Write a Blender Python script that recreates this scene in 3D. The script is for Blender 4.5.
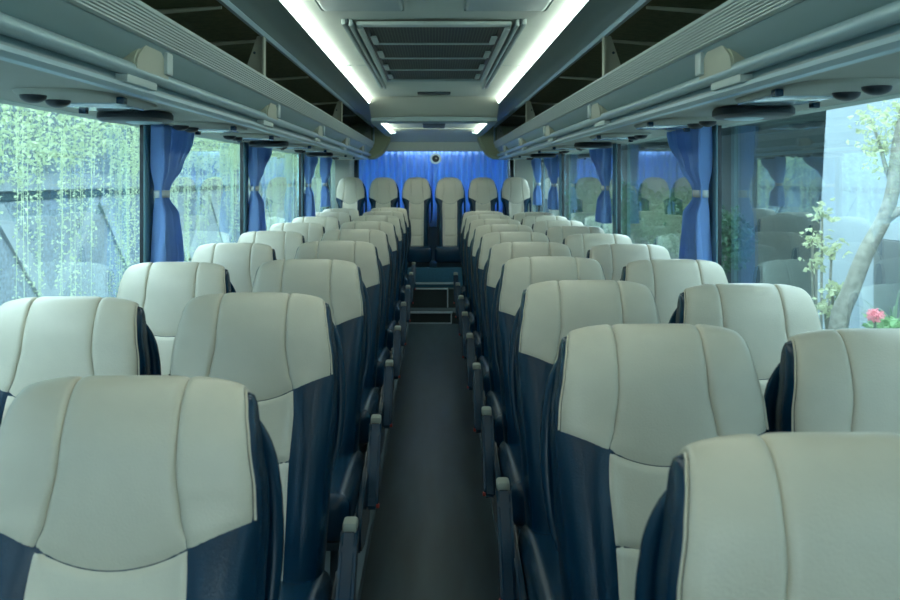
import bpy, bmesh, math, random
from mathutils import Vector, Matrix
S = bpy.context.scene
for o in list(bpy.data.objects): bpy.data.objects.remove(o)
COL = S.collection
PI = math.pi

# ------------------------------------------------------------------ camera
# bus runs along +y, camera stands in the aisle at x=0,y=0 looking at the back row
CAMZ = 1.5
cd = bpy.data.cameras.new('camera'); cam = bpy.data.objects.new('camera', cd); COL.objects.link(cam)
cam.location = (0, 0, CAMZ); cam.rotation_euler = (PI/2, 0, 0)
cd.sensor_width = 36; cd.lens = 850/900*36
cd.shift_x = 16/900; cd.shift_y = -122/900
cd.clip_start = 0.05; cd.clip_end = 300
cd.dof.use_dof = True; cd.dof.focus_distance = 3.2; cd.dof.aperture_fstop = 7.0
S.camera = cam
# ------------------------------------------------------------------ world: bright overcast daylight
w = bpy.data.worlds.new('world'); S.world = w; w.use_nodes = True
bg = w.node_tree.nodes['Background']
bg.inputs[0].default_value = (0.80, 0.95, 1.0, 1); bg.inputs[1].default_value = 5.2
S.view_settings.view_transform = 'Standard'; S.view_settings.look = 'None'
S.view_settings.gamma = 1; S.view_settings.use_curve_mapping = False
S.view_settings.exposure = 0.9
STRIP_POWER = 7.5

# ------------------------------------------------------------------ materials
def mat(name, col, rough=0.5, metal=0.0, spec=0.5, noise=0.0, nscale=20.0, bump=0.0, bscale=200.0,
        emit=None, estr=0.0, coat=0.0, sheen=0.0, trans=0.0, stretch=(1,1,1)):
    m = bpy.data.materials.new(name); m.use_nodes = True
    nt = m.node_tree; b = nt.nodes['Principled BSDF']
    b.inputs['Base Color'].default_value = (*col, 1)
    b.inputs['Roughness'].default_value = rough; b.inputs['Metallic'].default_value = metal
    b.inputs['Specular IOR Level'].default_value = spec
    b.inputs['Coat Weight'].default_value = coat
    b.inputs['Sheen Weight'].default_value = sheen
    b.inputs['Transmission Weight'].default_value = trans
    if emit: b.inputs['Emission Color'].default_value = (*emit, 1); b.inputs['Emission Strength'].default_value = estr
    tc = nt.nodes.new('ShaderNodeTexCoord'); mp = nt.nodes.new('ShaderNodeMapping')
    mp.inputs['Scale'].default_value = stretch
    nt.links.new(tc.outputs['Object'], mp.inputs[0])
    if noise > 0:
        n = nt.nodes.new('ShaderNodeTexNoise'); n.inputs['Scale'].default_value = nscale; n.inputs['Detail'].default_value = 5
        r = nt.nodes.new('ShaderNodeValToRGB')
        r.color_ramp.elements[0].color = (*[c*(1-noise) for c in col], 1); r.color_ramp.elements[0].position = .3
        r.color_ramp.elements[1].color = (*[min(1, c*(1+noise)) for c in col], 1); r.color_ramp.elements[1].position = .7
        nt.links.new(mp.outputs[0], n.inputs['Vector']); nt.links.new(n.outputs['Fac'], r.inputs[0])
        nt.links.new(r.outputs[0], b.inputs['Base Color'])
    if bump > 0:
        n2 = nt.nodes.new('ShaderNodeTexNoise'); n2.inputs['Scale'].default_value = bscale; n2.inputs['Detail'].default_value = 3
        bp = nt.nodes.new('ShaderNodeBump'); bp.inputs['Strength'].default_value = bump; bp.inputs['Distance'].default_value = .002
        nt.links.new(mp.outputs[0], n2.inputs['Vector']); nt.links.new(n2.outputs['Fac'], bp.inputs['Height'])
        nt.links.new(bp.outputs[0], b.inputs['Normal'])
    return m
M = {}
M['cream'] = mat('cream_leather', (.63, .575, .455), .33, spec=.5, noise=.05, nscale=9, bump=.25, bscale=260)
M['navy'] = mat('navy_leather', (.002, .026, .056), .27, spec=.38, noise=.15, nscale=8, bump=.3, bscale=220)
M['navyp'] = mat('navy_plastic', (.002, .026, .055), .27, spec=.35)
M['blackp'] = mat('black_plastic', (.008, .014, .02), .38)
M['greyshell'] = mat('dark_grey_shell', (.03, .05, .06), .5)
M['steel'] = mat('painted_steel', (.05, .08, .10), .4, metal=.6)
M['beige'] = mat('beige_plastic', (.40, .42, .32), .5)
M['pale'] = mat('pale_panel', (.50, .58, .54), .5, noise=.03, nscale=3)
M['rack'] = mat('grey_green_rack_plastic', (.23, .33, .325), .38, noise=.04, nscale=2)
M['racklip'] = mat('ribbed_aluminium', (.42, .50, .48), .42, metal=.25)
M['rail'] = mat('brushed_rail', (.36, .50, .53), .3, metal=.3)
M['trimc'] = mat('cyan_grey_trim', (.34, .50, .55), .3, metal=.2)
M['under'] = mat('underside_panel', (.36, .36, .29), .55, noise=.05, nscale=4)
M['olive'] = mat('olive_rack_lining', (.16, .165, .085), .85, noise=.2, nscale=30)
M['olivecap'] = mat('olive_beige_moulding', (.30, .33, .20), .5)
M['ceil'] = mat('ceiling_fabric', (.66, .70, .62), .7, noise=.03, nscale=5)
M['duct'] = mat('cream_duct', (.60, .61, .50), .55)
M['wallp'] = mat('side_wall_panel', (.07, .11, .13), .6, noise=.1, nscale=6)
M['post'] = mat('teal_grey_post', (.13, .26, .30), .5)
M['frit'] = mat('black_glass_edge', (.004, .010, .014), .25)
M['pillar'] = mat('cream_rear_pillar', (.50, .52, .44), .6)
M['silver'] = mat('silver_nosing', (.60, .68, .70), .3, metal=.8)
M['stepcloth'] = mat('blue_step_carpet', (.02, .10, .16), .8, noise=.15, nscale=60)
M['stepdark'] = mat('dark_step_mat', (.02, .035, .035), .7)
M['tie'] = mat('white_curtain_tie', (.62, .68, .68), .6)
M['tieb'] = mat('beige_curtain_tie', (.50, .46, .36), .6)
M['whiteblock'] = mat('pale_hinge_cap', (.30, .33, .28), .5)
M['red'] = mat('red_reflector', (.35, .04, .03), .3)

# curtain: cloth that lets daylight through
def curtain_mat(name, col):
    m = bpy.data.materials.new(name); m.use_nodes = True; nt = m.node_tree
    b = nt.nodes['Principled BSDF']; b.inputs['Base Color'].default_value = (*col, 1)
    b.inputs['Roughness'].default_value = .55; b.inputs['Sheen Weight'].default_value = .3
    tr = nt.nodes.new('ShaderNodeBsdfTranslucent'); tr.inputs[0].default_value = (*[min(1, c*1.5) for c in col], 1)
    mx = nt.nodes.new('ShaderNodeMixShader'); mx.inputs[0].default_value = .35
    nt.links.new(b.outputs[0], mx.inputs[1]); nt.links.new(tr.outputs[0], mx.inputs[2])
    nt.links.new(mx.outputs[0], nt.nodes['Material Output'].inputs[0]); return m
M['curtain'] = curtain_mat('blue_curtain_cloth', (.27, .46, .82))
M['leaf'] = curtain_mat('vine_leaf', (.48, .56, .37))
M['leafd'] = curtain_mat('shrub_leaf', (.05, .12, .06))
M['leafy'] = curtain_mat('pale_yellow_leaf', (.38, .42, .25))
M['leafg'] = curtain_mat('bright_green_leaf', (.18, .34, .14))
M['petal'] = curtain_mat('pink_petal', (.75, .22, .28))

def glass_mat():
    m = bpy.data.materials.new('window_glass'); m.use_nodes = True; nt = m.node_tree
    nt.nodes.remove(nt.nodes['Principled BSDF'])
    ge = nt.nodes.new('ShaderNodeNewGeometry'); vd = nt.nodes.new('ShaderNodeVectorMath'); vd.operation = 'DOT_PRODUCT'
    nt.links.new(ge.outputs['Normal'], vd.inputs[0]); nt.links.new(ge.outputs['Incoming'], vd.inputs[1])
    def mth(op, a, b=None):
        n = nt.nodes.new('ShaderNodeMath'); n.operation = op
        for i, x in enumerate((a, b)):
            if x is None: continue
            if isinstance(x, (int, float)): n.inputs[i].default_value = x
            else: nt.links.new(x, n.inputs[i])
        return n.outputs[0]
    # Schlick reflectance of a thin coated pane, the same from both sides
    fr5 = mth('POWER', mth('SUBTRACT', 1.0, mth('ABSOLUTE', vd.outputs['Value'])), 5.0)
    frv = mth('ADD', mth('MULTIPLY', fr5, .90), .10)
    g = nt.nodes.new('ShaderNodeBsdfGlossy'); g.inputs['Roughness'].default_value = .0; g.inputs[0].default_value = (.85, .97, 1, 1)
    t = nt.nodes.new('ShaderNodeBsdfTransparent'); t.inputs[0].default_value = (.88, .98, 1, 1)
    mx = nt.nodes.new('ShaderNodeMixShader')
    nt.links.new(frv, mx.inputs[0]); nt.links.new(t.outputs[0], mx.inputs[1]); nt.links.new(g.outputs[0], mx.inputs[2])
    nt.links.new(mx.outputs[0], nt.nodes['Material Output'].inputs[0]); return m
M['glass'] = glass_mat()
M['lamp'] = mat('strip_light_diffuser', (.9, .95, .9), .5, emit=(.86, 1.0, .90), estr=STRIP_POWER)
M['cyanrail'] = mat('pale_cyan_rail', (.50, .66, .70), .3)
M['lens'] = mat('clear_console_lens', (.45, .56, .60), .12, spec=.8, coat=.5, noise=.3, nscale=18)

def floor_mat():
    m = mat('dark_vinyl_floor', (.020, .034, .040), .34, spec=.5, noise=.35, nscale=14, bump=.15, bscale=60, stretch=(1, .15, 1))
    return m
M['floor'] = floor_mat()

# perforated grille: fine dark slots as a wave pattern
def grille_mat():
    m = bpy.data.materials.new('perforated_grille'); m.use_nodes = True; nt = m.node_tree; b = nt.nodes['Principled BSDF']
    tc = nt.nodes.new('ShaderNodeTexCoord')
    wv = nt.nodes.new('ShaderNodeTexWave'); wv.bands_direction = 'X'; wv.inputs['Scale'].default_value = 22
    wv2 = nt.nodes.new('ShaderNodeTexWave'); wv2.bands_direction = 'Y'; wv2.inputs['Scale'].default_value = 12
    mu = nt.nodes.new('ShaderNodeMath'); mu.operation = 'MAXIMUM'
    r = nt.nodes.new('ShaderNodeValToRGB')
    r.color_ramp.elements[0].color = (.012, .016, .014, 1); r.color_ramp.elements[0].position = .45
    r.color_ramp.elements[1].color = (.09, .11, .09, 1); r.color_ramp.elements[1].position = .95
    for x in (wv, wv2): nt.links.new(tc.outputs['Object'], x.inputs[0])
    nt.links.new(wv.outputs['Fac'], mu.inputs[0]); nt.links.new(wv2.outputs['Fac'], mu.inputs[1])
    nt.links.new(mu.outputs[0], r.inputs[0]); nt.links.new(r.outputs[0], b.inputs['Base Color'])
    b.inputs['Roughness'].default_value = .6; return m
M['grille'] = grille_mat()

# ------------------------------------------------------------------ helpers
def tag(o, label=None, cat=None, group=None, kind=None):
    if label: o['label'] = label
    if cat: o['category'] = cat
    if group: o['group'] = group
    if kind: o['kind'] = kind
    return o
def empty(name, loc=(0, 0, 0)):
    o = bpy.data.objects.new(name, None); o.empty_display_size = .05; COL.objects.link(o); o.location = loc; return o
def link(name, bm, m, parent=None, smooth=True, mats=None):
    bmesh.ops.recalc_face_normals(bm, faces=bm.faces)
    me = bpy.data.meshes.new(name); bm.to_mesh(me); bm.free()
    for mm in (mats or [m]): me.materials.append(mm)
    if smooth: me.polygons.foreach_set('use_smooth', [True]*len(me.polygons))
    o = bpy.data.objects.new(name, me); COL.objects.link(o)
    if parent: o.parent = parent
    if smooth:
        md = o.modifiers.new('ws', 'WEIGHTED_NORMAL') if False else None
        try: me.set_sharp_from_angle(angle=math.radians(42))
        except Exception: pass
    return o
def copy_tree(o, parent=None):
    c = o.copy(); COL.objects.link(c)
    if parent: c.parent = parent
    for ch in o.children: copy_tree(ch, c)
    return c
def box(bm, x0, x1, y0, y1, z0, z1, bev=0, seg=2):
    vs = bmesh.ops.create_cube(bm, size=1)['verts']
    bmesh.ops.scale(bm, vec=(x1-x0, y1-y0, z1-z0), verts=vs)
    bmesh.ops.translate(bm, vec=((x0+x1)/2, (y0+y1)/2, (z0+z1)/2), verts=vs)
    if bev > 0:
        es = list({e for v in vs for e in v.link_edges})
        bmesh.ops.bevel(bm, geom=es, offset=bev, segments=seg, profile=.5, affect='EDGES')
def mbox(name, m, x0, x1, y0, y1, z0, z1, bev=0, parent=None, seg=2):
    bm = bmesh.new(); box(bm, min(x0,x1), max(x0,x1), y0, y1, z0, z1, bev, seg); return link(name, bm, m, parent, smooth=bev > 0)
def prism(bm, pts, a0, a1, axis='y', nseg=1):
    """closed polygon pts (p,q) extruded along axis; y: (x,z), x: (y,z), z: (x,y)"""
    rings = []
    for i in range(nseg+1):
        a = a0+(a1-a0)*i/nseg; r = []
        for p, q in pts:
            co = {'y': (p, a, q), 'x': (a, p, q), 'z': (p, q, a)}[axis]
            r.append(bm.verts.new(co))
        rings.append(r)
    n = len(pts)
    for i in range(nseg):
        for j in range(n):
            bm.faces.new((rings[i][j], rings[i][(j+1) % n], rings[i+1][(j+1) % n], rings[i+1][j]))
    bm.faces.new(rings[0]); bm.faces.new(list(reversed(rings[-1])))
def strip_pts(pts, t):
    """open polyline -> closed band of thickness t"""
    out = []
    n = len(pts)
    nor = []
    for i in range(n):
        a = pts[max(0, i-1)]; b = pts[min(n-1, i+1)]
        dx, dz = b[0]-a[0], b[1]-a[1]; l = math.hypot(dx, dz) or 1
        nor.append((-dz/l, dx/l))
    return pts + [(pts[i][0]+nor[i][0]*t, pts[i][1]+nor[i][1]*t) for i in range(n-1, -1, -1)]
def mprism(name, m, pts, a0, a1, axis='y', parent=None, sx=1, smooth=False):
    bm = bmesh.new(); prism(bm, [(p*sx, q) for p, q in pts] if axis != 'x' else pts, a0, a1, axis)
    return link(name, bm, m, parent, smooth=smooth)
def tube(bm, pts, r, n=10, cap=True, squash=None):
    pts = [Vector(p) for p in pts]; rings = []
    rr = r if isinstance(r, (list, tuple)) else [r]*len(pts)
    up = Vector((0, 0, 1))
    for i, p in enumerate(pts):
        t = (pts[min(i+1, len(pts)-1)]-pts[max(i-1, 0)]).normalized()
        s = t.cross(up)
        if s.length < 1e-3: s = t.cross(Vector((1, 0, 0)))
        s.normalize(); u = s.cross(t).normalized()
        ring = []
        for k in range(n):
            a = 2*PI*k/n; q = s*math.cos(a)*rr[i]+u*math.sin(a)*rr[i]
            ring.append(bm.verts.new(p+q))
        rings.append(ring)
    for i in range(len(rings)-1):
        for k in range(n):
            bm.faces.new((rings[i][k], rings[i][(k+1) % n], rings[i+1][(k+1) % n], rings[i+1][k]))
    if cap: bm.faces.new(rings[0]); bm.faces.new(list(reversed(rings[-1])))
def smoothpath(P, n=6):
    out = []; P = [Vector(p) for p in P]
    for i in range(len(P)-1):
        p0 = P[max(i-1, 0)]; p1 = P[i]; p2 = P[i+1]; p3 = P[min(i+2, len(P)-1)]
        for k in range(n):
            t = k/n
            out.append(.5*((2*p1)+(p2-p0)*t+(2*p0-5*p1+4*p2-p3)*t*t+(-p0+3*p1-3*p2+p3)*t**3))
    out.append(P[-1]); return out
def ellipsoid(bm, c, r, seg=16, ring=10, zmin=None):
    vs = bmesh.ops.create_uvsphere(bm, u_segments=seg, v_segments=ring, radius=1)['verts']
    for v in vs: v.co = Vector((v.co.x*r[0]+c[0], v.co.y*r[1]+c[1], v.co.z*r[2]+c[2]))
def interp(tab, x):
    if x <= tab[0][0]: return tab[0][1]
    for (a, b), (c, d) in zip(tab, tab[1:]):
        if x <= c:
            t = (x-a)/(c-a); t = t*t*(3-2*t)*.5+t*.5
            return b+(d-b)*t
    return tab[-1][1]

# ------------------------------------------------------------------ bus shell (structure)
WX = 1.20          # inner wall
Y0, Y1 = -2.3, 10.62
def struct(o): o['kind'] = 'structure'; return o
struct(mbox('floor', M['floor'], -.262, .262, Y0, 8.75, -.04, 0))
for sx, nm in ((-1, 'left'), (1, 'right')):
    struct(mbox('trim_platform_'+nm, M['wallp'], sx*.262, sx*WX, Y0, Y1, -.04, .06))
    struct(mbox('wall_'+nm, M['wallp'], sx*WX, sx*(WX+.06), Y0, Y1, -.04, .93))
    bm = bmesh.new()
    box(bm, min(sx*1.12, sx*(WX-.002)), max(sx*1.12, sx*(WX-.002)), Y0, Y1-.3, .90, .94, .01)
    struct(link('trim_sill_'+nm, bm, M['post']))
    struct(mbox('trim_header_'+nm, M['under'], sx*1.197, sx*(WX+.06), Y0, Y1, 1.717, 2.06))

# ceiling: centre panel slightly arched
cp = [(-.54, 2.162), (-.35, 2.172), (0, 2.178), (.35, 2.172), (.54, 2.162), (.54, 2.20), (-.54, 2.20)]
struct(mprism('ceiling', M['ceil'], cp, Y0, 7.5))
struct(mprism('trim_low_ceiling', M['ceil'], [(x*1.02, z-.125) for x, z in cp], 7.45, 9.75))
struct(mbox('trim_ceiling_seam', M['pale'], -.46, .46, 5.02, 5.03, 2.1655, 2.172))

for sx, nm in ((-1, 'left'), (1, 'right')):
    # outer roof above the racks
    struct(mprism('trim_roof_'+nm, M['olive'], [(.50, 2.165), (.70, 2.16), (1.0, 2.13), (1.26, 2.06), (1.26, 2.10), (1.0, 2.17), (.50, 2.20)], Y0, Y1, sx=sx))
    # curved cove panel between rack and light strip
    pts = [(.702, 2.100), (.690, 2.104), (.665, 2.118), (.62, 2.128), (.575, 2.128), (.545, 2.122), (.538, 2.128), (.545, 2.150), (.702, 2.150)]
    struct(mprism('trim_cove_'+nm, M['rack'], pts, Y0, 10.0, sx=sx, smooth=True))
    # aluminium edge rail above the rack opening
    struct(mprism('trim_upper_rail_'+nm, M['cyanrail'], [(.716, 2.085), (.700, 2.084), (.694, 2.096), (.697, 2.110), (.716, 2.110)], Y0, 9.98, sx=sx))

# strip lights: one thing per ceiling stretch
def strip(sx, y0, y1, label, dx=0, dz=0):
    r = empty('strip_light', (sx*(.51+dx), (y0+y1)/2, 2.14+dz))
    tag(r, label, 'light', 'ceiling strip lights')
    c = mprism('diffuser', M['lamp'], [(.541-.51, 2.124-2.14), (.520-.51, 2.161-2.14), (.530-.51, 2.1618-2.14), (.546-.51, 2.13-2.14)], y0-(y0+y1)/2, y1-(y0+y1)/2, parent=r, sx=sx)
    c2 = mbox('end_cap', M['pale'], sx*(-.02), sx*.03, (y1-y0)/2, (y1-y0)/2+.02, -.012, .020, parent=r)
    return r
for sx, nm in ((-1, 'left'), (1, 'right')):
    strip(sx, Y0+.1, 5.0, 'long glowing white strip light along the near %s edge of the ceiling' % nm)
    strip(sx, 5.04, 7.18, 'glowing white strip light on the %s ceiling edge running up to the duct' % nm)
    strip(sx, 7.62, 9.6, 'short glowing white strip light on the %s behind the cream duct' % nm, -.06, -.124)
    struct(mbox('trim_low_cove_'+nm, M['rack'], sx*.485, sx*.56, 7.56, 9.95, 1.99, 2.12))

# ------------------------------------------------------------------ luggage racks
def rack(sx, nm):
    r = empty('luggage_rack', (sx*.95, 4.0, 1.71))
    tag(r, 'long grey-green overhead luggage rack above the %s window seats' % nm, 'luggage rack', 'overhead luggage racks')
    def P(name, m, pts, y0=Y0+.05, y1=9.93, smooth=False):
        o = mprism(name, m, pts, y0, y1, sx=sx, smooth=smooth)
        o.parent = r; o.matrix_parent_inverse = Matrix.Translation(-r.location); return o
    P('underside_panel', M['under'], [(1.196, 1.718), (.80, 1.716), (.772, 1.716), (.772, 1.722), (1.196, 1.724)])
    P('edge_trim', M['trimc'], [(.775, 1.711), (.762, 1.714), (.754, 1.724), (.755, 1.734), (.768, 1.737), (.775, 1.737)])
    P('groove_panel', M['rack'], [(.776, 1.722), (.772, 1.737), (.772, 1.757), (.79, 1.76), (.80, 1.722)])
    rl = [(.752+.0195*math.cos(a), 1.769+.0175*math.sin(a)) for a in [i*2*PI/18 for i in range(18)]]
    P('grab_rail', M['rail'], rl, smooth=True)
    P('recess_panel', M['rack'], [(.778, 1.782), (.760, 1.80), (.738, 1.825), (.726, 1.850), (.745, 1.858), (.80, 1.79)], smooth=True)
    # ribbed lip with five fine ridges
    pts = [(.722, 1.848)]
    n = 9
    for i in range(n):
        z0 = 1.851+i*.0072; x0 = .720-.02*(i/n)
        pts += [(x0-.0035, z0), (x0-.0065, z0+.0015), (x0-.0065, z0+.0052), (x0-.0035, z0+.0066)]
    pts += [(.700, 1.917), (.702, 1.924), (.712, 1.926), (.722, 1.922), (.742, 1.852)]
    P('ribbed_lip', M['racklip'], pts)
    P('bin_floor', M['rack'], [(.735, 1.868), (.80, 1.815), (1.165, 1.80), (1.165, 1.79), (.79, 1.80), (.735, 1.855)])
    P('bin_back', M['olive'], [(1.162, 1.80), (1.15, 2.0), (1.12, 2.08), (1.165, 2.06), (1.17, 1.80)])
    # rounded lobes beneath the lip
    for y in (.6, 2.22, 3.87, 5.5, 7.15, 8.8):
        bm = bmesh.new(); prof = []
        for k in range(13):
            a = PI*k/12
            prof.append((y+.13*math.cos(a), 1.782+.062*math.sin(a)))
        prof += [(y-.13, 1.765), (y+.13, 1.765)]
        prism(bm, prof, sx*.732, sx*.80, 'x')
        bmesh.ops.bevel(bm, geom=[e for e in bm.edges if all(abs(abs(v.co.x)-.732) < 1e-4 for v in e.verts)], offset=.006, segments=2, affect='EDGES')
        o = link('support_lobe', bm, M['beige']); o.parent = r; o.matrix_parent_inverse = Matrix.Translation(-r.location)
        bm = bmesh.new(); box(bm, *sorted((sx*.722, sx*.775)), y+.085, y+.135, 1.780, 1.842, .004)
        o = link('lobe_edge', bm, M['racklip']); o.parent = r; o.matrix_parent_inverse = Matrix.Translation(-r.location)
        bm = bmesh.new(); box(bm, *sorted((sx*.742, sx*.775)), y-.16, y+.06, 1.733, 1.754, .003)
        o = link('rail_clamp', bm, M['pale']); o.parent = r; o.matrix_parent_inverse = Matrix.Translation(-r.location)
    # upright brackets between lip and ceiling rail
    for y in (.55, 3.53, 6.5, 9.45):
        bm = bmesh.new()
        prism(bm, [(.704, 1.915), (.704, 2.090), (.735, 2.090), (.80, 1.90), (.80, 1.83), (.73, 1.87)] if sx > 0 else [(-.704, 1.915), (-.704, 2.090), (-.735, 2.090), (-.80, 1.90), (-.80, 1.83), (-.73, 1.87)], y, y+.012)
        box(bm, *sorted((sx*.702, sx*.712)), y-.022, y+.022, 1.92, 2.092, .002)
        o = link('upright_bracket', bm, M['beige'], smooth=False); o.parent = r; o.matrix_parent_inverse = Matrix.Translation(-r.location)
        bm = bmesh.new(); ellipsoid(bm, (sx*.745, y-.002, 2.02), (.006, .004, .006), 10, 6)
        q = link('screw_head', bm, M['steel']); q.parent = o
        q.matrix_parent_inverse = o.matrix_parent_inverse.copy() if False else Matrix.Identity(4)
    # cross rods at the top of the bin
    for y in (2.2, 2.9, 3.6, 4.9, 6.55, 7.9, 9.5):
        bm = bmesh.new(); tube(bm, [(sx*.725, y, 2.082), (sx*.95, y+.01, 2.068), (sx*1.12, y+.02, 2.02)], [.006, .009, .014], 8)
        o = link('cross_rod', bm, M['beige']); o.parent = r; o.matrix_parent_inverse = Matrix.Translation(-r.location)
    # moulded end cap closing the rack at the back
    bm = bmesh.new()
    cap = [(.52, 2.14), (.505, 2.06), (.515, 1.95), (.555, 1.85), (.62, 1.765), (.70, 1.722), (.80, 1.717), (1.16, 1.718), (1.16, 2.06), (.9, 2.14)]
    prism(bm, [(a*sx, b) for a, b in cap], 9.93, 10.16)
    bmesh.ops.bevel(bm, geom=[e for e in bm.edges if abs(e.verts[0].co.y-e.verts[1].co.y) < 1e-5 and e.verts[0].co.y < 10], offset=.025, segments=3, affect='EDGES')
    o = link('end_cap', bm, M['olivecap']); o.parent = r; o.matrix_parent_inverse = Matrix.Translation(-r.location)
    o = mbox('end_post', M['rail'], sx*.695, sx*.712, 9.88, 9.93, 1.90, 2.10, .004); o.parent = r; o.matrix_parent_inverse = Matrix.Translation(-r.location)
    return r
rack(-1, 'left'); rack(1, 'right')

# ------------------------------------------------------------------ ceiling air grille
g = empty('air_grille', (0, 4.65, 2.165)); tag(g, 'long dark perforated air-return grille set in the middle of the ceiling', 'air vent')
def gp(name, m, x0, x1, y0, y1, z0, z1, bev=.003):
    return mbox(name, m, x0, x1, y0-4.65, y1-4.65, z0-2.165, z1-2.165, bev, g)
gp('grille_mesh', M['grille'], -.315, .315, 3.66, 5.62, 2.155, 2.166, .0)
for sx in (-1, 1):
    gp('side_rail', M['pale'], sx*.305, sx*.33, 3.66, 5.66, 2.136, 2.166, .006)
    gp('side_slot', M['blackp'], sx*.285, sx*.305, 3.66, 5.62, 2.146, 2.160, .003)
    gp('outer_rail', M['racklip'], sx*.345, sx*.360, 3.58, 6.15, 2.140, 2.170, .004)
    gp('outer_slot', M['greyshell'], sx*.362, sx*.370, 3.58, 6.10, 2.150, 2.172, .002)
    gp('edge_rail', M['racklip'], sx*.372, sx*.390, 3.58, 6.15, 2.146, 2.172, .004)
    for yy in (3.98, 4.44, 4.95, 5.4):
        gp('side_clip', M['pale'], sx*.262, sx*.29, yy-.10, yy+.09, 2.138, 2.150, .004)
for yy in (4.13, 4.63, 5.12):
    gp('crossbar', M['pale'], -.30, .30, yy-.010, yy+.010, 2.148, 2.156, .002)
gp('end_frame', M['pale'], -.33, .33, 5.62, 5.66, 2.140, 2.166, .006)
gp('front_frame', M['pale'], -.33, .33, 3.60, 3.66, 2.148, 2.166, .006)

# raised roof panels ahead of the grille
for sx, nm in ((-1, 'left'), (1, 'right')):
    o = mbox('ceiling_panel', M['pale'], sx*.115, sx*.44, 1.6, 3.33, 2.150, 2.1735, .02, seg=4)
    tag(o, 'raised pale panel with rounded corners on the %s of the near ceiling' % nm, 'ceiling panel', 'near ceiling panels')
o = mbox('vent_slot', M['greyshell'], -.13, .13, 6.66, 6.78, 2.162, 2.1755, .004); tag(o, 'small dark vent slot in the ceiling just before the duct', 'vent')

# cream cross duct
d = empty('ceiling_duct', (0, 7.2, 2.165)); tag(d, 'cream curved air duct crossing the ceiling between the two racks', 'air duct')
bm = bmesh.new()
N = 14; rings = []
for i in range(N+1):
    x = -.545+1.09*i/N; a = abs(x)/.545
    drop = .012*(a**3)
    prof = [(6.98, 2.170), (7.06, 2.150-.2*drop), (7.20, 2.095-drop), (7.32, 2.045-drop), (7.36, 2.028-drop), (7.56, 2.028-drop), (7.56, 2.172)]
    rings.append([bm.verts.new((x, y-7.2, z-2.165)) for y, z in prof])
for i in range(N):
    for j in range(7):
        bm.faces.new((rings[i][j], rings[i][(j+1) % 7], rings[i+1][(j+1) % 7], rings[i+1][j]))
bm.faces.new(rings[0]); bm.faces.new(rings[-1][::-1])
link('duct_body', bm, M['duct'], d)
bm = bmesh.new()
rings = []
for i in range(N+1):
    x = -.545+1.09*i/N; a = abs(x)/.545; drop = .012*a**3
    prof = [(7.33, 2.030-drop), (7.33, 1.990), (7.37, 1.984), (7.56, 1.984), (7.56, 2.030-drop)]
    rings.append([bm.verts.new((x, y-7.2, z-2.165)) for y, z in prof])
for i in range(N):
    for j in range(5): bm.faces.new((rings[i][j], rings[i][(j+1) % 5], rings[i+1][(j+1) % 5], rings[i+1][j]))
bm.faces.new(rings[0]); bm.faces.new(rings[-1][::-1])
link('lower_edge', bm, M['rack'], d)
o = mbox('ceiling_box', M['greyshell'], -.11, .11, 7.9, 8.75, 2.01, 2.05, .01); tag(o, 'small dark box on the ceiling behind the cream duct', 'air vent')
struct(mprism('trim_rear_ceiling', M['duct'], [(9.3, 2.036), (9.7, 2.02), (10.0, 1.975), (10.2, 1.93), (10.25, 1.93), (10.25, 2.19), (9.3, 2.19)], -.55, .55, 'x', smooth=True))
struct(mprism('trim_rear_header', M['duct'], [(10.2, 1.925), (10.26, 1.83), (10.34, 1.83), (10.34, 2.0), (10.2, 2.0)], -1.18, 1.18, 'x'))

# ------------------------------------------------------------------ rear wall
bm = bmesh.new()
box(bm, -1.26, 1.26, Y1, Y1+.06, -.04, 1.15); box(bm, -1.26, 1.26, Y1, Y1+.06, 1.85, 2.2)
box(bm, -1.26, -.93, Y1, Y1+.06, 1.15, 1.85); box(bm, .93, 1.26, Y1, Y1+.06, 1.15, 1.85)
struct(link('wall_back', bm, M['wallp'], smooth=False))
struct(mbox('window_9', M['glass'], -.93, .93, Y1+.02, Y1+.028, 1.15, 1.85))
for sx, nm in ((-1, 'left'), (1, 'right')):
    struct(mprism('trim_rear_pillar_'+nm, M['pillar'], [(.985, Y1-.002), (.985, 10.36), (1.02, 10.31), (1.13, 10.25), (1.19, 10.22), (1.19, Y1-.002)], .06, 1.83, 'z', sx=sx))
    struct(mbox('trim_rear_slit_'+nm, M['frit'], sx*.925, sx*.975, 10.36, 10.40, 1.1, 1.72, .004))
# front of the bus behind the camera: windscreen opening shrunk to cut front light
bm = bmesh.new(); box(bm, -1.26, 1.26, Y0-.06, Y0, -.04, 1.15); box(bm, -1.26, 1.26, Y0-.06, Y0, 1.65, 2.2)
box(bm, -1.26, -.7, Y0-.06, Y0, 1.15, 1.65); box(bm, .7, 1.26, Y0-.06, Y0, 1.15, 1.65)
struct(link('wall_front', bm, M['wallp'], smooth=False))
struct(mbox('window_10', M['glass'], -.7, .7, Y0-.03, Y0-.022, 1.15, 1.65))

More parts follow.
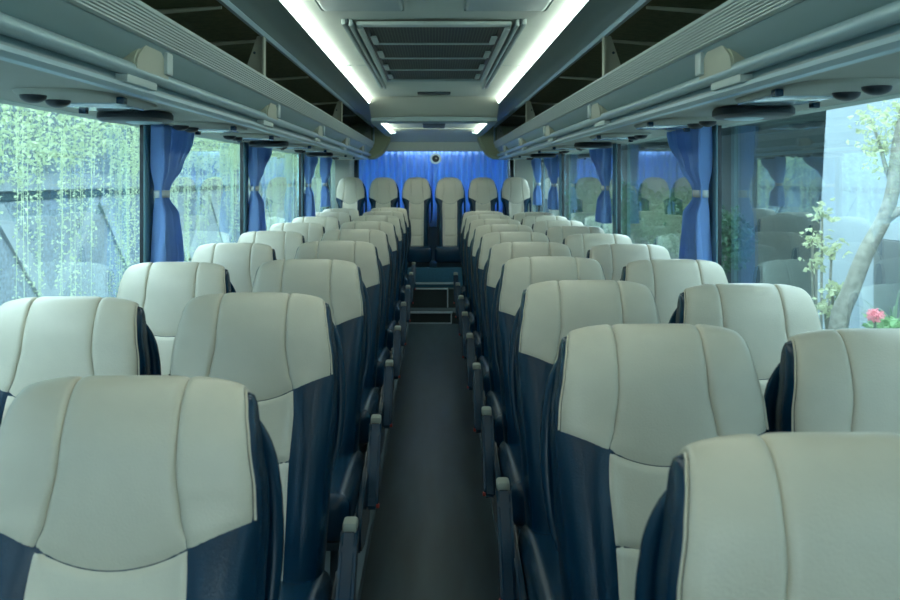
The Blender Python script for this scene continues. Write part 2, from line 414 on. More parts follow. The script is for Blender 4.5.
# ------------------------------------------------------------------ side windows and posts
posts = {-1: [-.6, 1.42, 3.36, 5.13, 7.38, 9.30], 1: [-.6, 1.45, 3.44, 5.33, 7.66, 9.45]}
wn = 1
for sx, nm in ((-1, 'left'), (1, 'right')):
    ps = posts[sx]
    for i, y in enumerate(ps):
        o = mbox('trim_post_%s_%d' % (nm, i+1), M['post'], sx*1.143, sx*1.150, y+.004, y+.112, .94, 1.717, .002); struct(o)
        o = mbox('trim_postedge_%s_%d' % (nm, i+1), M['frit'], sx*1.150, sx*1.187, y+.068, y+.120, .94, 1.717, .0); struct(o)
    edges = [Y0] + [p+.09 for p in ps] + [Y1-.02]
    for a, b in zip(edges, edges[1:]):
        if a > 9: continue
        o = mbox('window_%d' % wn, M['glass'], sx*1.188, sx*1.194, a+.001, b, .935, 1.720); struct(o); wn += 1
wn_pane_rear = [struct(mbox('window_%d' % (20+i), M['glass'], sx*1.188, sx*1.194, 9.5, Y1-.3, .935, 1.720)) for i, sx in enumerate((-1, 1))]

# ------------------------------------------------------------------ steps at the end of the aisle
st = empty('aisle_steps', (0, 8.75, 0)); tag(st, 'dark steps with silver nosings at the far end of the aisle', 'steps')
def sp(name, m, x0, x1, y0, y1, z0, z1, bev=.0): return mbox(name, m, x0, x1, y0-8.75, y1-8.75, z0, z1, bev, st)
sp('lower_step', M['stepdark'], -.262, .262, 8.75, 9.32, 0, .115)
sp('upper_step', M['stepdark'], -.262, .262, 9.08, 9.32, .115, .315)
sp('top_step', M['stepcloth'], -.262, .262, 9.20, 9.32, .315, .36)
sp('nosing', M['silver'], -.255, .18, 8.735, 8.752, .002, .012)
sp('nosing', M['silver'], -.255, .19, 8.735, 8.79, .108, .120)
sp('nosing', M['silver'], .172, .184, 8.738, 8.752, .012, .11)
sp('nosing', M['silver'], -.255, .15, 9.068, 9.12, .310, .320)
sp('nosing', M['silver'], .140, .152, 9.068, 9.082, .12, .312)
sp('nosing', M['silver'], -.255, .25, 9.186, 9.215, .352, .368)

# ------------------------------------------------------------------ passenger seat
ZB = .40; BY = -.165; H = .743
A = math.atan2(.165, .725)
UPv = Vector((0, math.sin(A), math.cos(A))); NV = Vector((0, -math.cos(A), math.sin(A)))
WT_N = [(0, .196), (.20, .207), (.42, .217), (.53, .221), (.58, .218), (.65, .206), (.70, .197), (.743, .184)]
WT_B = [(0, .165), (.42, .170), (.47, .182), (.53, .215), (.60, .215), (.68, .188), (.743, .150)]
Wt = WT_N
DROP = .022
def halfw(v): return interp(Wt, v)
def body(u, vn, side=1):
    """point on the back-rest skin. side=1 front, -1 rear"""
    au = min(1, abs(u)); top = H-DROP*au**4.5
    v = vn*top
    x = max(-1, min(1, u))*halfw(v)
    T = interp([(0, .060), (.3, .060), (.5, .056), (.743, .048)], v)
    e = max(0, 1-au**15)**.40 * max(0, 1-vn**26)**.5
    bol = interp([(0, .030), (.35, .030), (.47, .018), (.56, .0), (.743, 0)], v)
    bolu = interp([(0, 0), (.45, 0), (.62, .85), (.75, 1), (.9, .8), (1, .2)], au)
    curve = interp([(0, .0), (.15, .016), (.35, .006), (.5, .004), (.65, .016), (.743, .008)], v)
    wing = -.012*au**2 if v > .45 else -.012*au**2*v/.45
    d = T*e*side + (bol*bolu*e if side > 0 else 0) + curve + wing
    return Vector((x, BY, ZB)) + UPv*v + NV*d
def skin(u, q):
    """q in 0..1 runs up the front, beyond 1 folds over the top to the back"""
    vn = 1-(1-q)**2
    return body(u, vn, 1 if q <= 1 else -1)
def skinn(u, q):
    e = 1e-3
    du = skin(min(u+e, .999), q)-skin(max(u-e, -.999), q); dq = skin(u, q+e)-skin(u, q-e)
    n = du.cross(dq)
    if n.length < 1e-12: return NV.copy()
    n.normalize(); return n
def qof(v, u):
    top = H-DROP*min(1, abs(u))**4.5
    return 1-math.sqrt(max(0, 1-min(1, v/top)))
def patch(bm, xl, xr, vb, qt, na=16, nb=34, puff=.007, vt=None):
    """xl/xr(v): side curves in metres, vb(a): bottom v, qt: top q, or vt: top v"""
    G = []
    for j in range(nb+1):
        b = j/nb; row = []
        for i in range(na+1):
            a = i/na
            ca = .5-.5*math.cos(PI*a) if True else a
            v0 = vb(ca); xm = xl(v0)+(xr(v0)-xl(v0))*ca; u0 = xm/halfw(v0)
            q0 = qof(v0, u0); q1 = qt if vt is None else qof(vt(ca), u0)
            cb = .5-.5*math.cos(PI*b); cb = .5*cb+.5*b
            q = q0+(q1-q0)*cb
            vn = 1-(1-q)**2; v = vn*H
            x = xl(v)+(xr(v)-xl(v))*ca; u = x/halfw(v)
            h = puff*(1-(2*ca-1)**14)**.6*(1-(2*cb-1)**14)**.6 - .0002
            if v > .60: u = max(-.965, min(.965, u))
            row.append(bm.verts.new(skin(u, q)+skinn(u, q)*h))
        G.append(row)
    for j in range(nb):
        for i in range(na): bm.faces.new((G[j][i], G[j][i+1], G[j+1][i+1], G[j+1][i]))
SEAMS = 1.0
seam = lambda v: SEAMS*interp([(0, .108), (.15, .113), (.30, .113), (.44, .119), (.50, .115), (.54, .102), (.61, .090), (.743, .088)], v)
outer = lambda v: halfw(v)*interp([(.45, .940), (.62, .935), (.743, .935)], v)
def make_seat(side, arm, label):
    """side: +1 aisle lies on the seat's +x side"""
    root = empty('bus_seat'); tag(root, label, 'seat', None)
    # back-rest shell in navy leather
    bm = bmesh.new(); nu, nv = 36, 34
    us = []
    for i in range(nu+1):
        p = -1+2*i/nu; us.append(math.copysign(1-(1-abs(p))**1.9, p))
    def grid(sd):
        G = []
        for j in range(nv+1):
            q = j/nv
            G.append([bm.verts.new(body(u, 1-(1-q)**2, sd)) for u in us])
        for j in range(nv):
            for i in range(nu):
                f = (G[j][i], G[j][i+1], G[j+1][i+1], G[j+1][i])
                bm.faces.new(f if sd > 0 else f[::-1])
        return G
    F = grid(1); Bk = grid(-1)
    for i in range(nu): bm.faces.new((F[0][i], Bk[0][i], Bk[0][i+1], F[0][i+1]))
    bmesh.ops.remove_doubles(bm, verts=bm.verts, dist=1e-4)
    link('backrest', bm, M['navy'], root)
    # cream headrest cover: centre and two wings over the top
    bm = bmesh.new()
    arc = lambda a: .500-.030*(1-(2*a-1)**2)
    patch(bm, lambda v: -seam(v), seam, arc, 1.30, 20, 34, .008)
    patch(bm, seam, outer, lambda a: .500+.036*a, 1.30, 14, 34, .008)
    patch(bm, lambda v: -outer(v), lambda v: -seam(v), lambda a: .500+.036*(1-a), 1.30, 14, 34, .008)
    link('headrest_cover', bm, M['cream'], root)
    # rear rake of the same cover: plain
    # cream centre panels
    bm = bmesh.new()
    bands = [(.06, .14), (.14, .305), (.305, None)]
    sm2 = lambda v: seam(v)
    for lo, hi in bands:
        if hi is None: patch(bm, lambda v: -sm2(v), sm2, lambda a: .326-.01*(1-(2*a-1)**2), 0, 16, 12, .007, vt=lambda a: .499-.030*(1-(2*a-1)**2))
        elif lo > .1: patch(bm, lambda v: -sm2(v), sm2, lambda a: .154-.01*(1-(2*a-1)**2), 0, 16, 12, .007, vt=lambda a: .326-.01*(1-(2*a-1)**2))
        else: patch(bm, lambda v: -sm2(v), sm2, lambda a: .03, 0, 16, 8, .007, vt=lambda a: .154-.01*(1-(2*a-1)**2))
    link('lumbar_panel', bm, M['cream'], root)
    # side grab handle on the aisle side
    def sd(v, back, out): return Vector((0, BY, ZB))+UPv*v-NV*back+Vector((side*out, 0, 0))
    bm = bmesh.new()
    P = smoothpath([sd(.690, .010, .176), sd(.665, .034, .192), sd(.62, .052, .208), sd(.54, .064, .219), sd(.45, .066, .222), sd(.36, .056, .216), sd(.30, .030, .205)], 5)
    tube(bm, P, [.008+.007*math.sin(PI*i/(len(P)-1)) for i in range(len(P))], 10)
    link('grab_handle', bm, M['navyp'], root)
    for sg_ in (-1, 1):
        bm = bmesh.new(); P = []
        for k in range(25):
            v = .538+(.725-.538)*k/24; u = sg_*(outer(v)/halfw(v)+.008)
            q = qof(v, u); P.append(skin(u, q)+skinn(u, q)*.002)
        tube(bm, P, .0022, 6); link('piping', bm, M['cream'], root)
    # hard rear shell
    bm = bmesh.new()
    c = Vector((0, BY, ZB))+UPv*.34-NV*.062
    vs = bmesh.ops.create_cube(bm, size=1)['verts']
    bmesh.ops.scale(bm, vec=(.37, .02, .62), verts=vs)
    bmesh.ops.bevel(bm, geom=list(bm.edges), offset=.009, segments=2, affect='EDGES')
    bmesh.ops.rotate(bm, cent=(0, 0, 0), matrix=Matrix.Rotation(-A, 3, 'X'), verts=bm.verts)
    bmesh.ops.translate(bm, vec=c, verts=bm.verts)
    link('rear_shell', bm, M['greyshell'], root)
    # cushion
    bm = bmesh.new(); box(bm, -.222, .222, -.68, -.12, .335, .455, .045, 4)
    for v in bm.verts:
        if v.co.z > .40: v.co.z += .014*min(1, abs(v.co.x)/.17)**3 + .02*max(0, (-v.co.y-.45)/.2)-.012*(1-min(1, abs(v.co.x)/.2))
    link('seat_cushion', bm, M['navy'], root)
    bm = bmesh.new(); box(bm, -.125, .125, -.665, -.20, .445, .466, .009, 2)
    link('cushion_insert', bm, M['cream'], root)
    link_bm = bmesh.new(); box(link_bm, -.19, .19, -.60, -.14, .29, .338, .006)
    link('seat_frame', link_bm, M['steel'], root)
    for lx in (-.15, .15):
        bm = bmesh.new()
        prism(bm, [(-.50, 0), (-.20, 0), (-.26, .295), (-.42, .295)], lx-.015, lx+.015, 'x')
        link('leg', bm, M['steel'], root, smooth=False)
    if arm:
        xa, xb = side*.240, side*.283
        bm = bmesh.new()
        prism(bm, [(-.105, .585), (-.150, .590), (-.185, .555), (-.335, .385), (-.345, .350), (-.315, .335), (-.285, .350), (-.11, .545)], min(xa, xb), max(xa, xb), 'x')
        bmesh.ops.bevel(bm, geom=list(bm.edges), offset=.009, segments=3, affect='EDGES')
        bmesh.ops.translate(bm, vec=(0, 0, -.028), verts=bm.verts)
        ar = link('armrest', bm, M['navy'], root)
        mbox('armrest_hinge', M['whiteblock'], side*.243, side*.280, -.150, -.098, .547, .576, .008, ar)
        bm = bmesh.new()
        prism(bm, [(-.13, .46), (-.20, .42), (-.40, .41), (-.52, .37), (-.56, .31), (-.52, .25), (-.40, .22), (-.20, .22), (-.12, .30)], min(side*.226, side*.244), max(side*.226, side*.244), 'x')
        bmesh.ops.bevel(bm, geom=list(bm.edges), offset=.006, segments=2, affect='EDGES')
        link('side_guard', bm, M['navyp'], root)
        mbox('red_button', M['red'], side*.276, side*.287, -.335, -.318, .320, .334, .003, root)
    return root
ORD = ['nearest', 'second', 'third', 'fourth', 'fifth', 'sixth', 'seventh', 'eighth', 'ninth', 'tenth']
def lab(col, i):
    if i == 0: return 'cream and navy leather bus seat nearest the camera in the %s' % col
    return 'cream and navy leather bus seat, %s from the camera in the %s' % (ORD[i], col)
PLZ = .06
rnd = random.Random(4)
random.seed(4)
def column(side, arm, x, rows, colname, grp, jit):
    proto = None
    for k, (i, y) in enumerate(rows):
        o = make_seat(side, arm, 'x') if proto is None else copy_tree(proto)
        if proto is None: proto = o
        o.location = (x+(.02 if (x > 0 and i == 0) else 0), y, PLZ-(.010 if abs(x) > .7 else 0)); o.rotation_euler = (0, 0, rnd.uniform(-jit, jit))
        tag(o, lab(colname, k), 'seat', grp)
LR = [1.34+.938*i for i in range(9)]; RR = [1.03+.764*i for i in range(10)]
column(1, True, -.472, list(enumerate(LR)), 'left aisle column', 'left aisle column seats', .012)
for o in list(bpy.data.objects):
    if o.type == 'EMPTY' and o.name == 'bus_seat': o.location.y = 1.36; o.location.x = -.474; o.scale = (.985, .985, .993)
column(1, False, -.970, list(enumerate(LR))[1:], 'left window column', 'left window column seats', .012)
column(-1, True, .460, list(enumerate(RR)), 'right aisle column', 'right aisle column seats', .012)
column(-1, False, .930, list(enumerate(RR))[1:], 'right window column', 'right window column seats', .012)
# back row of six narrower, taller seats on a raised bench base
bb = mbox('bench_base', M['stepcloth'], -1.17, 1.17, 9.33, 10.2, .062, .510, .01)
tag(bb, 'blue carpeted raised base under the back row seats', 'platform')
names = ['left end of the back row beside the left window', 'back row, second from the left window', 'back row, left of the aisle centre',
         'back row, right of the aisle centre', 'back row, second from the right window', 'right end of the back row beside the right window']
proto = None
Wt = WT_B; DROP = .045; SEAMS = .92
for i in range(6):
    x = (-2.5+i)*.386-.01
    if proto is None:
        o = make_seat(1, False, 'x')
        for c in list(o.children):
            if c.name.split('.')[0] in ('leg',): bpy.data.objects.remove(c)
        proto = o
    else: o = copy_tree(proto)
    o.name = 'back_row_seat' if i == 0 else 'back_row_seat.%03d' % i
    o.location = (x, 9.98, .170); o.scale = (.80, .95, 1.18)
    tag(o, 'tall narrow cream seat at the '+names[i] if i in (0, 5) else 'tall narrow cream seat in the '+names[i], 'seat', 'back row seats')

# ------------------------------------------------------------------ curtains
def pleats(bm, y0f, y1f, x, z0, z1, npl, amp, nz=30, nyp=8, ph=0., sx=1):
    n = npl*nyp; G = []
    for j in range(nz+1):
        z = z0+(z1-z0)*j/nz; row = []
        a, b = y0f(z), y1f(z)
        for i in range(n+1):
            t = i/n; k = amp*min(1, (b-a)/.25)
            xx = x+sx*(k*math.sin(2*PI*npl*t+ph+.6*math.sin(5*z))+.3*k*math.sin(2*PI*npl*2.3*t+1+ph*2))
            row.append(bm.verts.new((xx, a+(b-a)*t, z)))
        G.append(row)
    for j in range(nz):
        for i in range(n): bm.faces.new((G[j][i], G[j][i+1], G[j+1][i+1], G[j+1][i]))
def side_curtain(sx, ya, wtop, label, ztie=1.435, lean=1, group=None, wb=.30, zb=.96):
    r = empty('window_curtain', (sx*1.108, ya, .96)); tag(r, label, 'curtain', 'tied blue side curtains')
    def wid(z):
        return interp([(.96, wb), (1.15, wb*.98), (1.35, .23), (ztie-.02, .125), (ztie+.02, .125), (1.55, .27), (1.66, wtop*.95), (1.70, wtop)], z)
    def off(z): return interp([(.96, .0), (ztie, .03), (1.70, .0)], z)
    if lean > 0: a = lambda z: off(z); b = lambda z: off(z)+wid(z)
    else: a = lambda z: -off(z)-wid(z); b = lambda z: -off(z)
    bm = bmesh.new(); pleats(bm, a, b, 0, zb, 1.713, 7, .030, nz=40, nyp=10, ph=ya*3, sx=sx)
    for v in bm.verts: v.co.z -= .96
    c = link('curtain_cloth', bm, M['curtain'], r)
    md = c.modifiers.new('s', 'SOLIDIFY'); md.thickness = .0015
    bm = bmesh.new()
    cy = (a(ztie)+b(ztie))/2; n = 20; rg = []
    for zz in (-.015, .015):
        rg.append([bm.verts.new((.026*math.cos(2*PI*k/n), cy+.068*math.sin(2*PI*k/n), ztie-.96+zz)) for k in range(n)])
    for k in range(n): bm.faces.new((rg[0][k], rg[0][(k+1) % n], rg[1][(k+1) % n], rg[1][k]))
    t = link('tie_band', bm, M['tie'], r); md = t.modifiers.new('s', 'SOLIDIFY'); md.thickness = .003
    return r
side_curtain(-1, 3.37, .47, 'blue tied curtain on the left, behind the nearest visible window post')
side_curtain(-1, 5.15, .58, 'blue tied curtain on the left, behind the middle window post')
side_curtain(-1, 7.40, .62, 'blue tied curtain on the left, behind the far window post')
side_curtain(-1, 8.50, .52, 'blue tied curtain on the left, just before the rear corner post', zb=1.21)
side_curtain(1, 3.44, .49, 'blue tied curtain on the right, behind the nearest visible window post')
side_curtain(1, 5.40, .56, 'blue tied curtain on the right, behind the middle window post', zb=1.21)
side_curtain(1, 7.74, .58, 'blue tied curtain on the right, behind the far window post', zb=1.21)
side_curtain(1, 8.95, .50, 'blue tied curtain on the right, just before the rear corner post', zb=1.21)

# rear curtains, two halves
for x0, x1, nm in ((-.93, -.01, 'left'), (-.03, .91, 'right')):
    bm = bmesh.new(); n = 160; G = []
    for j in range(15):
        z = .9+.94*j/14; row = []
        for i in range(n+1):
            t = i/n; x = x0+(x1-x0)*t
            row.append(bm.verts.new((x, 10.48+.050*math.sin(2*PI*11*t+.8*math.sin(9*t+z))+.010*math.sin(2*PI*31*t+2*z)+(.02 if nm == 'left' else 0), z)))
        G.append(row)
    for j in range(14):
        for i in range(n): bm.faces.new((G[j][i], G[j][i+1], G[j+1][i+1], G[j+1][i]))
    o = link('rear_curtain', bm, M['curtain']); md = o.modifiers.new('s', 'SOLIDIFY'); md.thickness = .0015
    tag(o, 'pleated blue curtain across the %s half of the rear window' % nm, 'curtain', 'rear window curtains')
o = mbox('curtain_rail', M['navyp'], -.97, .97, 10.385, 10.41, 1.825, 1.855, .005); tag(o, 'dark blue rail holding the rear curtains', 'curtain rail')
# small round fitting at the parting of the rear curtains
k = empty('rear_clock', (.02, 10.36, 1.735)); tag(k, 'small round silver-rimmed clock hanging in front of the rear curtains', 'clock')
bm = bmesh.new(); bmesh.ops.create_cone(bm, cap_ends=True, segments=28, radius1=.072, radius2=.066, depth=.03, matrix=Matrix.Rotation(PI/2, 4, 'X')); link('rim', bm, M['silver'], k)
bm = bmesh.new(); bmesh.ops.create_cone(bm, cap_ends=True, segments=28, radius1=.043, radius2=.043, depth=.008, matrix=Matrix.Translation((0, -.017, 0)) @ Matrix.Rotation(PI/2, 4, 'X')); link('dial', bm, M['blackp'], k)
bm = bmesh.new(); box(bm, -.004, .016, -.024, -.0215, -.004, .012, .001); link('hands', bm, M['tieb'], k)

# ------------------------------------------------------------------ consoles and pods under the racks
def console(sx, y, label):
    r = empty('overhead_console', (sx*.935, y, 1.7135)); tag(r, label, 'overhead console', 'overhead service consoles')
    bm = bmesh.new(); n = 28
    for zz, s in (((0, 1.0)), (-.016, .93)):
        pass
    rg = []
    for zz, s in ((.002, 1.0), (-.003, .985), (-.008, .93)):
        ring = []
        for i in range(n):
            a = 2*PI*i/n; c_, s_ = math.cos(a), math.sin(a)
            ex = math.copysign(abs(c_)**.6, c_)*.125*s; ey = math.copysign(abs(s_)**.6, s_)*.29*s
            ring.append(bm.verts.new((ex, ey, zz)))
        rg.append(ring)
    for q in range(2):
        for i in range(n): bm.faces.new((rg[q][i], rg[q][(i+1) % n], rg[q+1][(i+1) % n], rg[q+1][i]))
    bm.faces.new(rg[0]); bm.faces.new(rg[2][::-1]); link('console_body', bm, M['under'], r)
    mbox('lens', M['lens'], -.10, .07, .0, .22, -.013, -.006, .003, r)
    for yy in (-.07, -.21):
        bm = bmesh.new(); ellipsoid(bm, (sx*.06, yy, -.010), (.032, .032, .018)); v = link('air_nozzle', bm, M['blackp'], r)
    mbox('latch', M['navyp'], sx*-.135, sx*-.115, -.13, -.10, -.022, -.004, .003, r)
    mbox('latch', M['navyp'], sx*.10, sx*.12, .20, .23, -.022, -.004, .003, r)
    return r
cy_l = [2.32, 3.55, 4.35, 5.65, 6.45, 7.9, 8.7]; cy_r = [2.12, 3.30, 4.30, 5.85, 6.65, 8.15, 8.95]
for sx, lst, nm in ((-1, cy_l, 'left'), (1, cy_r, 'right')):
    for i, y in enumerate(lst):
        console(sx, y, 'pale reading-light console with dark nozzles, %s from the camera under the %s rack' % (ORD[i], nm))
def pod(sx, y, label):
    r = empty('speaker_pod', (sx*.975, y, 1.713)); tag(r, label, 'speaker', 'black speaker pods')
    bm = bmesh.new(); n = 30; rg = []
    for zz, s in ((.002, .95), (-.006, 1.0), (-.022, 1.0), (-.030, .90)):
        rg.append([bm.verts.new((math.copysign(abs(math.cos(2*PI*i/n))**.75, math.cos(2*PI*i/n))*.112*s, math.copysign(abs(math.sin(2*PI*i/n))**.75, math.sin(2*PI*i/n))*.12*s, zz)) for i in range(n)])
    for q in range(3):
        for i in range(n): bm.faces.new((rg[q][i], rg[q][(i+1) % n], rg[q+1][(i+1) % n], rg[q+1][i]))
    bm.faces.new(rg[0]); bm.faces.new(rg[-1][::-1]); link('pod_body', bm, M['blackp'], r)
    bm = bmesh.new(); ellipsoid(bm, (-sx*.02, .02, -.029), (.06, .06, .008)); link('speaker_cover', bm, M['rail'], r)
    return r
for sx, lst, nm in ((-1, [2.78, 5.02, 7.25], 'left'), (1, [2.60, 5.20, 7.60], 'right')):
    for i, y in enumerate(lst):
        pod(sx, y, 'flat black oval speaker pod, %s from the camera under the %s rack' % (ORD[i], nm))

# ------------------------------------------------------------------ outside
GZ = -1.15
M['ground'] = mat('courtyard_paving', (.25, .30, .30), .9, noise=.2, nscale=2)
struct(mbox('ground', M['ground'], -30, 30, -25, 60, GZ-.1, GZ))
# left: panelled boundary wall
def wall_mat():
    m = mat('weathered_panel_wall', (.17, .22, .27), .85, noise=.40, nscale=22, bump=.5, bscale=18); return m
M['bwall'] = wall_mat(); M['bframe'] = mat('wall_band', (.24, .29, .33), .8, noise=.15, nscale=7); M['gap'] = mat('wall_joint', (.02, .05, .07), .9)
bwr = empty('boundary_wall', (-4.2, 15, GZ)); tag(bwr, 'bluish grey panelled boundary wall with diagonal bands outside the left windows', 'wall')
mbox('wall_panel', M['bwall'], -.30, .0, -24, 80, 0, 5.4, 0, bwr)
mbox('horizontal_joint', M['gap'], .0, .012, -24, 80, 2.42, 2.50, 0, bwr)
mbox('horizontal_band', M['bframe'], .0, .035, -24, 80, 2.52, 2.70, 0, bwr)
bm = bmesh.new(); bm2 = bmesh.new()
for k in range(-16, 22):
    y = k*2.6+.9
    for s in (1, -1):
        za, zb = (2.40, .1) if s > 0 else (.1, 2.40)
        for B, (o0, o1), xx in ((bm, (-.10, .10), .03), (bm2, (.102, .128), .008)):
            v = [(y+o0*1.4, za), (y+o1*1.4, za), (y+2.4+o1*1.4, zb), (y+2.4+o0*1.4, zb)]
            prism(B, v if s > 0 else v[::-1], 0.0, xx, 'x')
link('diagonal_band', bm, M['bframe'], bwr, smooth=False); link('diagonal_joint', bm2, M['gap'], bwr, smooth=False)

# hanging vines in front of the wall: beyond counting
rv = random.Random(11)
def leaf(bm, c, s, rng):
    a = Vector((rng.uniform(-1, 1), rng.uniform(-1, 1), rng.uniform(-1, .4))).normalized()
    b = a.cross(Vector((rng.uniform(-1, 1), rng.uniform(-1, 1), rng.uniform(-1, 1)))).normalized()
    n = a.cross(b)*s*.15
    c = Vector(c)
    vs = [bm.verts.new(c), bm.verts.new(c+a*s*.5+b*s*.32+n), bm.verts.new(c+a*s), bm.verts.new(c+a*s*.5-b*s*.32+n)]
    bm.faces.new(vs)
bm = bmesh.new()
for i in range(400):
    y = rv.uniform(3, 34); y = 3+31*((y-3)/31)**1.15
    x = -4.2+rv.uniform(.05, .55)
    zt = rv.uniform(1.9, 3.2)
    L = rv.choice([.7, 1.0, 1.3, 1.8, 2.6, 3.4])*rv.uniform(.7, 1.2)
    dens = rv.uniform(.5, 1.5)
    z = zt; w_ = rv.uniform(.02, .07); yy = y
    while z > zt-L:
        yy += rv.uniform(-.012, .012)
        for q in range(1+int(dens*rv.random()*2.2)):
            leaf(bm, (x+rv.uniform(-w_, w_), yy+rv.uniform(-w_, w_), z), rv.uniform(.022, .048), rv)
        z -= .034
    v0 = [bm.verts.new((x-.003, y, zt)), bm.verts.new((x+.003, y, zt)), bm.verts.new((x+.003, yy, zt-L)), bm.verts.new((x-.003, yy, zt-L))]; bm.faces.new(v0)
for i in range(42000):
    y = rv.uniform(4, 34); t = rv.random()**1.6
    z = 3.0-t*1.35-.15*math.sin(y*1.7)-.1*math.sin(y*4.1)
    leaf(bm, (-4.2+rv.uniform(.08, .75)*(1.1-.6*t), y, z), rv.uniform(.03, .07), rv)
o = link('hanging_vines', bm, M['leaf'], smooth=False); tag(o, 'curtain of pale green vines hanging over the wall outside the left windows', 'vines', kind='stuff')

# right: pale building wall end, dark facade beyond
M['whitewall'] = mat('pale_blue_render', (.22, .27, .30), .8, noise=.05, nscale=2)
M['darkf'] = mat('dark_facade', (.012, .030, .034), .6, noise=.3, nscale=1.5)
o = mprism('building_wall', M['whitewall'], [(-12, GZ), (8.63, GZ), (7.89, 5.0), (-12, 5.0)], 3.8, 4.1, 'x'); tag(o, 'pale blue rendered building wall outside the near right window', 'wall')
o = mbox('dark_building', M['darkf'], 6.6, 7.2, 7.0, 140, GZ, 5.0); tag(o, 'dark shaded building beyond the right windows', 'building')
o = mbox('dark_canopy', M['darkf'], 4.15, 6.55, 9.2, 140, 2.45, 2.6); tag(o, 'dark canopy roof reaching out from the dark building', 'canopy')
o = mbox('doorway', M['darkf'], 3.74, 3.798, 4.0, 7.25, GZ, .99, .02); tag(o, 'dark panel against the pale wall at the far right', 'door')

def shrub(name, c, r, n, m, s, label, cat, group=None, stemz=None, seed=1):
    rg = random.Random(seed); e = empty(name, (c[0], c[1], GZ)); tag(e, label, cat, group)
    bm = bmesh.new()
    for i in range(n):
        d_ = Vector((rg.gauss(0, 1), rg.gauss(0, 1), rg.gauss(0, 1))).normalized()*rg.random()**.4
        leaf(bm, (d_.x*r[0], d_.y*r[1], c[2]-GZ+d_.z*r[2]), s*rg.uniform(.5, 1.2), rg)
    link('foliage', bm, m, e, smooth=False)
    bm = bmesh.new()
    for k in range(4):
        tube(bm, [(0, 0, 0), (rg.uniform(-.1, .1), rg.uniform(-.1, .1), (c[2]-GZ)*.6), (rg.uniform(-1, 1)*r[0]*.5, rg.uniform(-1, 1)*r[1]*.5, c[2]-GZ+r[2]*.3)], [.03, .02, .008], 6)
    link('stem', bm, M['bark'], e); return e
M['bark'] = mat('pale_bark', (.20, .20, .17), .9, noise=.35, nscale=25, bump=.8, bscale=40)
for i, (x, y, z, r) in enumerate([(5.3, 15.5, .4, .6), (5.2, 17.6, .65, .7), (5.4, 19.6, .5, .8), (5.1, 22, .6, .9), (5.3, 25, .5, 1.0), (5.2, 29, .6, 1.1)]):
    shrub('garden_shrub', (x, y, z), (r*.8, r*1.2, r), 1500, M['leafd'], .11, 'dark green shrub before the dark building, %s from the pale wall' % ['nearest', 'second', 'third', 'fourth', 'fifth', 'sixth'][i], 'shrub', 'garden shrubs', seed=i+5)

# leaning tree outside the near right window
def ray(px, py, yd): return Vector(((px-434)*yd/850, yd, CAMZ+(178-py)*yd/850))
t = empty('leaning_tree', (2.25, 5.0, GZ)); tag(t, 'pale-barked leaning tree with a curved trunk outside the near right window', 'tree')
tp = [Vector((2.30, 5.0, GZ)), Vector((2.33, 5.0, 0)), ray(838, 328, 5), ray(851, 290, 5), ray(866, 252, 5), ray(884, 218, 5), ray(893, 188, 5), ray(897, 150, 5), ray(905, 110, 5), ray(915, 60, 5)]
bm = bmesh.new(); P = smoothpath([p-t.location for p in tp], 5)
tube(bm, P, [0.062-.036*i/(len(P)-1) for i in range(len(P))], 14); trk = link('trunk', bm, M['bark'], t)
bm = bmesh.new(); P = smoothpath([p-t.location for p in (ray(884, 220, 5), ray(896, 212, 4.98), ray(912, 204, 4.95), ray(935, 180, 4.9))], 5)
tube(bm, P, [.034-.018*i/(len(P)-1) for i in range(len(P))], 10); link('branch', bm, M['bark'], t)
bm = bmesh.new(); P = smoothpath([p-t.location for p in (ray(893, 190, 5), ray(885, 165, 5.05), ray(878, 140, 5.1), ray(870, 118, 5.1))], 5)
tube(bm, P, [.016-.010*i/(len(P)-1) for i in range(len(P))], 8); link('branch', bm, M['bark'], t)
bm = bmesh.new(); rg = random.Random(3)
for (px, py, sc, n) in ((872, 122, 15, 60), (886, 140, 15, 70), (893, 108, 16, 80), (880, 165, 8, 24), (868, 140, 10, 26), (905, 125, 18, 70)):
    c0 = ray(px, py, 5.05)-t.location
    for i in range(n): leaf(bm, c0+Vector((rg.gauss(0, 1)*sc, rg.gauss(0, 1)*sc, rg.gauss(0, 1)*sc))*.0045, rg.uniform(.025, .055), rg)
link('foliage', bm, M['leafy'], t, smooth=False)

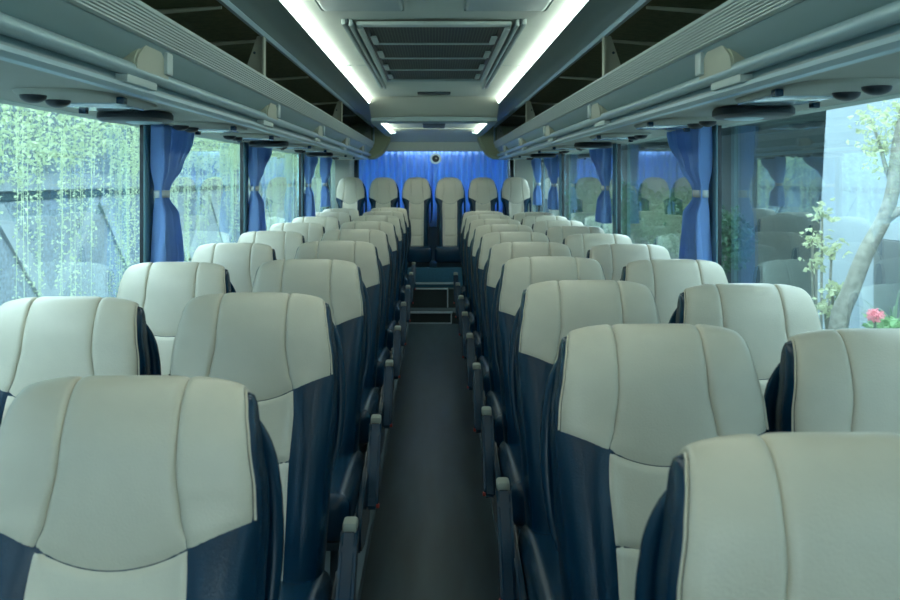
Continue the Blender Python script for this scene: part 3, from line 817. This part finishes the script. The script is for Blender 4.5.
def stem_plant(base, tips, label, seed, yd):
    e = empty('flowering_plant', base); tag(e, label, 'plant', 'slender plants by the pale wall')
    rg = random.Random(seed); bm = bmesh.new(); bl = bmesh.new()
    for (px, py) in tips:
        tip = ray(px, py, yd)-Vector(base)
        mid = tip*.55+Vector((rg.uniform(-.04, .04), 0, .05))
        P = smoothpath([Vector((0, 0, 0)), mid, tip], 6); tube(bm, P, .008, 6)
        for i in range(46): leaf(bl, tip+Vector((rg.gauss(0, .035), rg.gauss(0, .035), rg.gauss(0, .03))), rg.uniform(.03, .06), rg)
    link('stem', bm, M['bark'], e); link('foliage', bl, M['leafy'], e, smooth=False); return e
stem_plant((2.42, 5.4, GZ), [(822, 212), (832, 248), (816, 262), (812, 240)], 'slender plant with pale leaf clusters at the corner of the pale wall', 5, 5.4)
stem_plant((2.47, 5.2, GZ), [(833, 288), (842, 296), (824, 306)], 'shorter slender plant with yellowish leaves left of the leaning tree', 8, 5.2)
# spiky plant and pink flower
e = empty('spiky_plant', (3.0, 5.55, GZ)); tag(e, 'spiky strap-leaved plant right of the leaning tree', 'plant')
bm = bmesh.new(); rg = random.Random(7)
for i in range(70):
    a = rg.uniform(0, 2*PI); el = rg.uniform(.3, 1.3); L = rg.uniform(.28, .55); z0 = 1.62+rg.uniform(-.1, .05)
    d_ = Vector((math.cos(a)*math.cos(el), math.sin(a)*math.cos(el), math.sin(el))); s_ = Vector((-math.sin(a), math.cos(a), 0))*.013
    pr = None
    for k in range(6):
        tt = k/5; p = Vector((0, 0, z0))+d_*L*tt+Vector((0, 0, -.22*tt*tt)); wv_ = s_*(1-tt*.95)
        cur = (bm.verts.new(p-wv_), bm.verts.new(p+wv_))
        if pr: bm.faces.new((pr[0], pr[1], cur[1], cur[0]))
        pr = cur
link('foliage', bm, M['leafd'], e)
bm = bmesh.new(); tube(bm, [(0, 0, 0), (0, 0, 1.0), (0, 0, 1.66)], .02, 8); link('stem', bm, M['bark'], e)
fp = ray(875, 315, 4.7); e = empty('pink_flower', (fp.x, fp.y, GZ)); tag(e, 'round pink flower head in front of the spiky plant', 'flower')
bm = bmesh.new(); rg = random.Random(9)
for i in range(160):
    dd = Vector((rg.gauss(0, 1), rg.gauss(0, 1), rg.gauss(0, 1))).normalized()
    leaf(bm, Vector((0, 0, fp.z-GZ))+Vector((dd.x*.034, dd.y*.034, dd.z*.026)), .022, rg)
link('petals', bm, M['petal'], e, smooth=False)
bm = bmesh.new(); tube(bm, [(0, 0, 0), (0, 0, fp.z-GZ)], .008, 6); link('stem', bm, M['leafd'], e)
shrub('low_shrub', (2.58, 4.85, .60), (.13, .12, .12), 320, M['leafg'], .06, 'low bright green shrub at the foot of the leaning tree', 'shrub', seed=31)
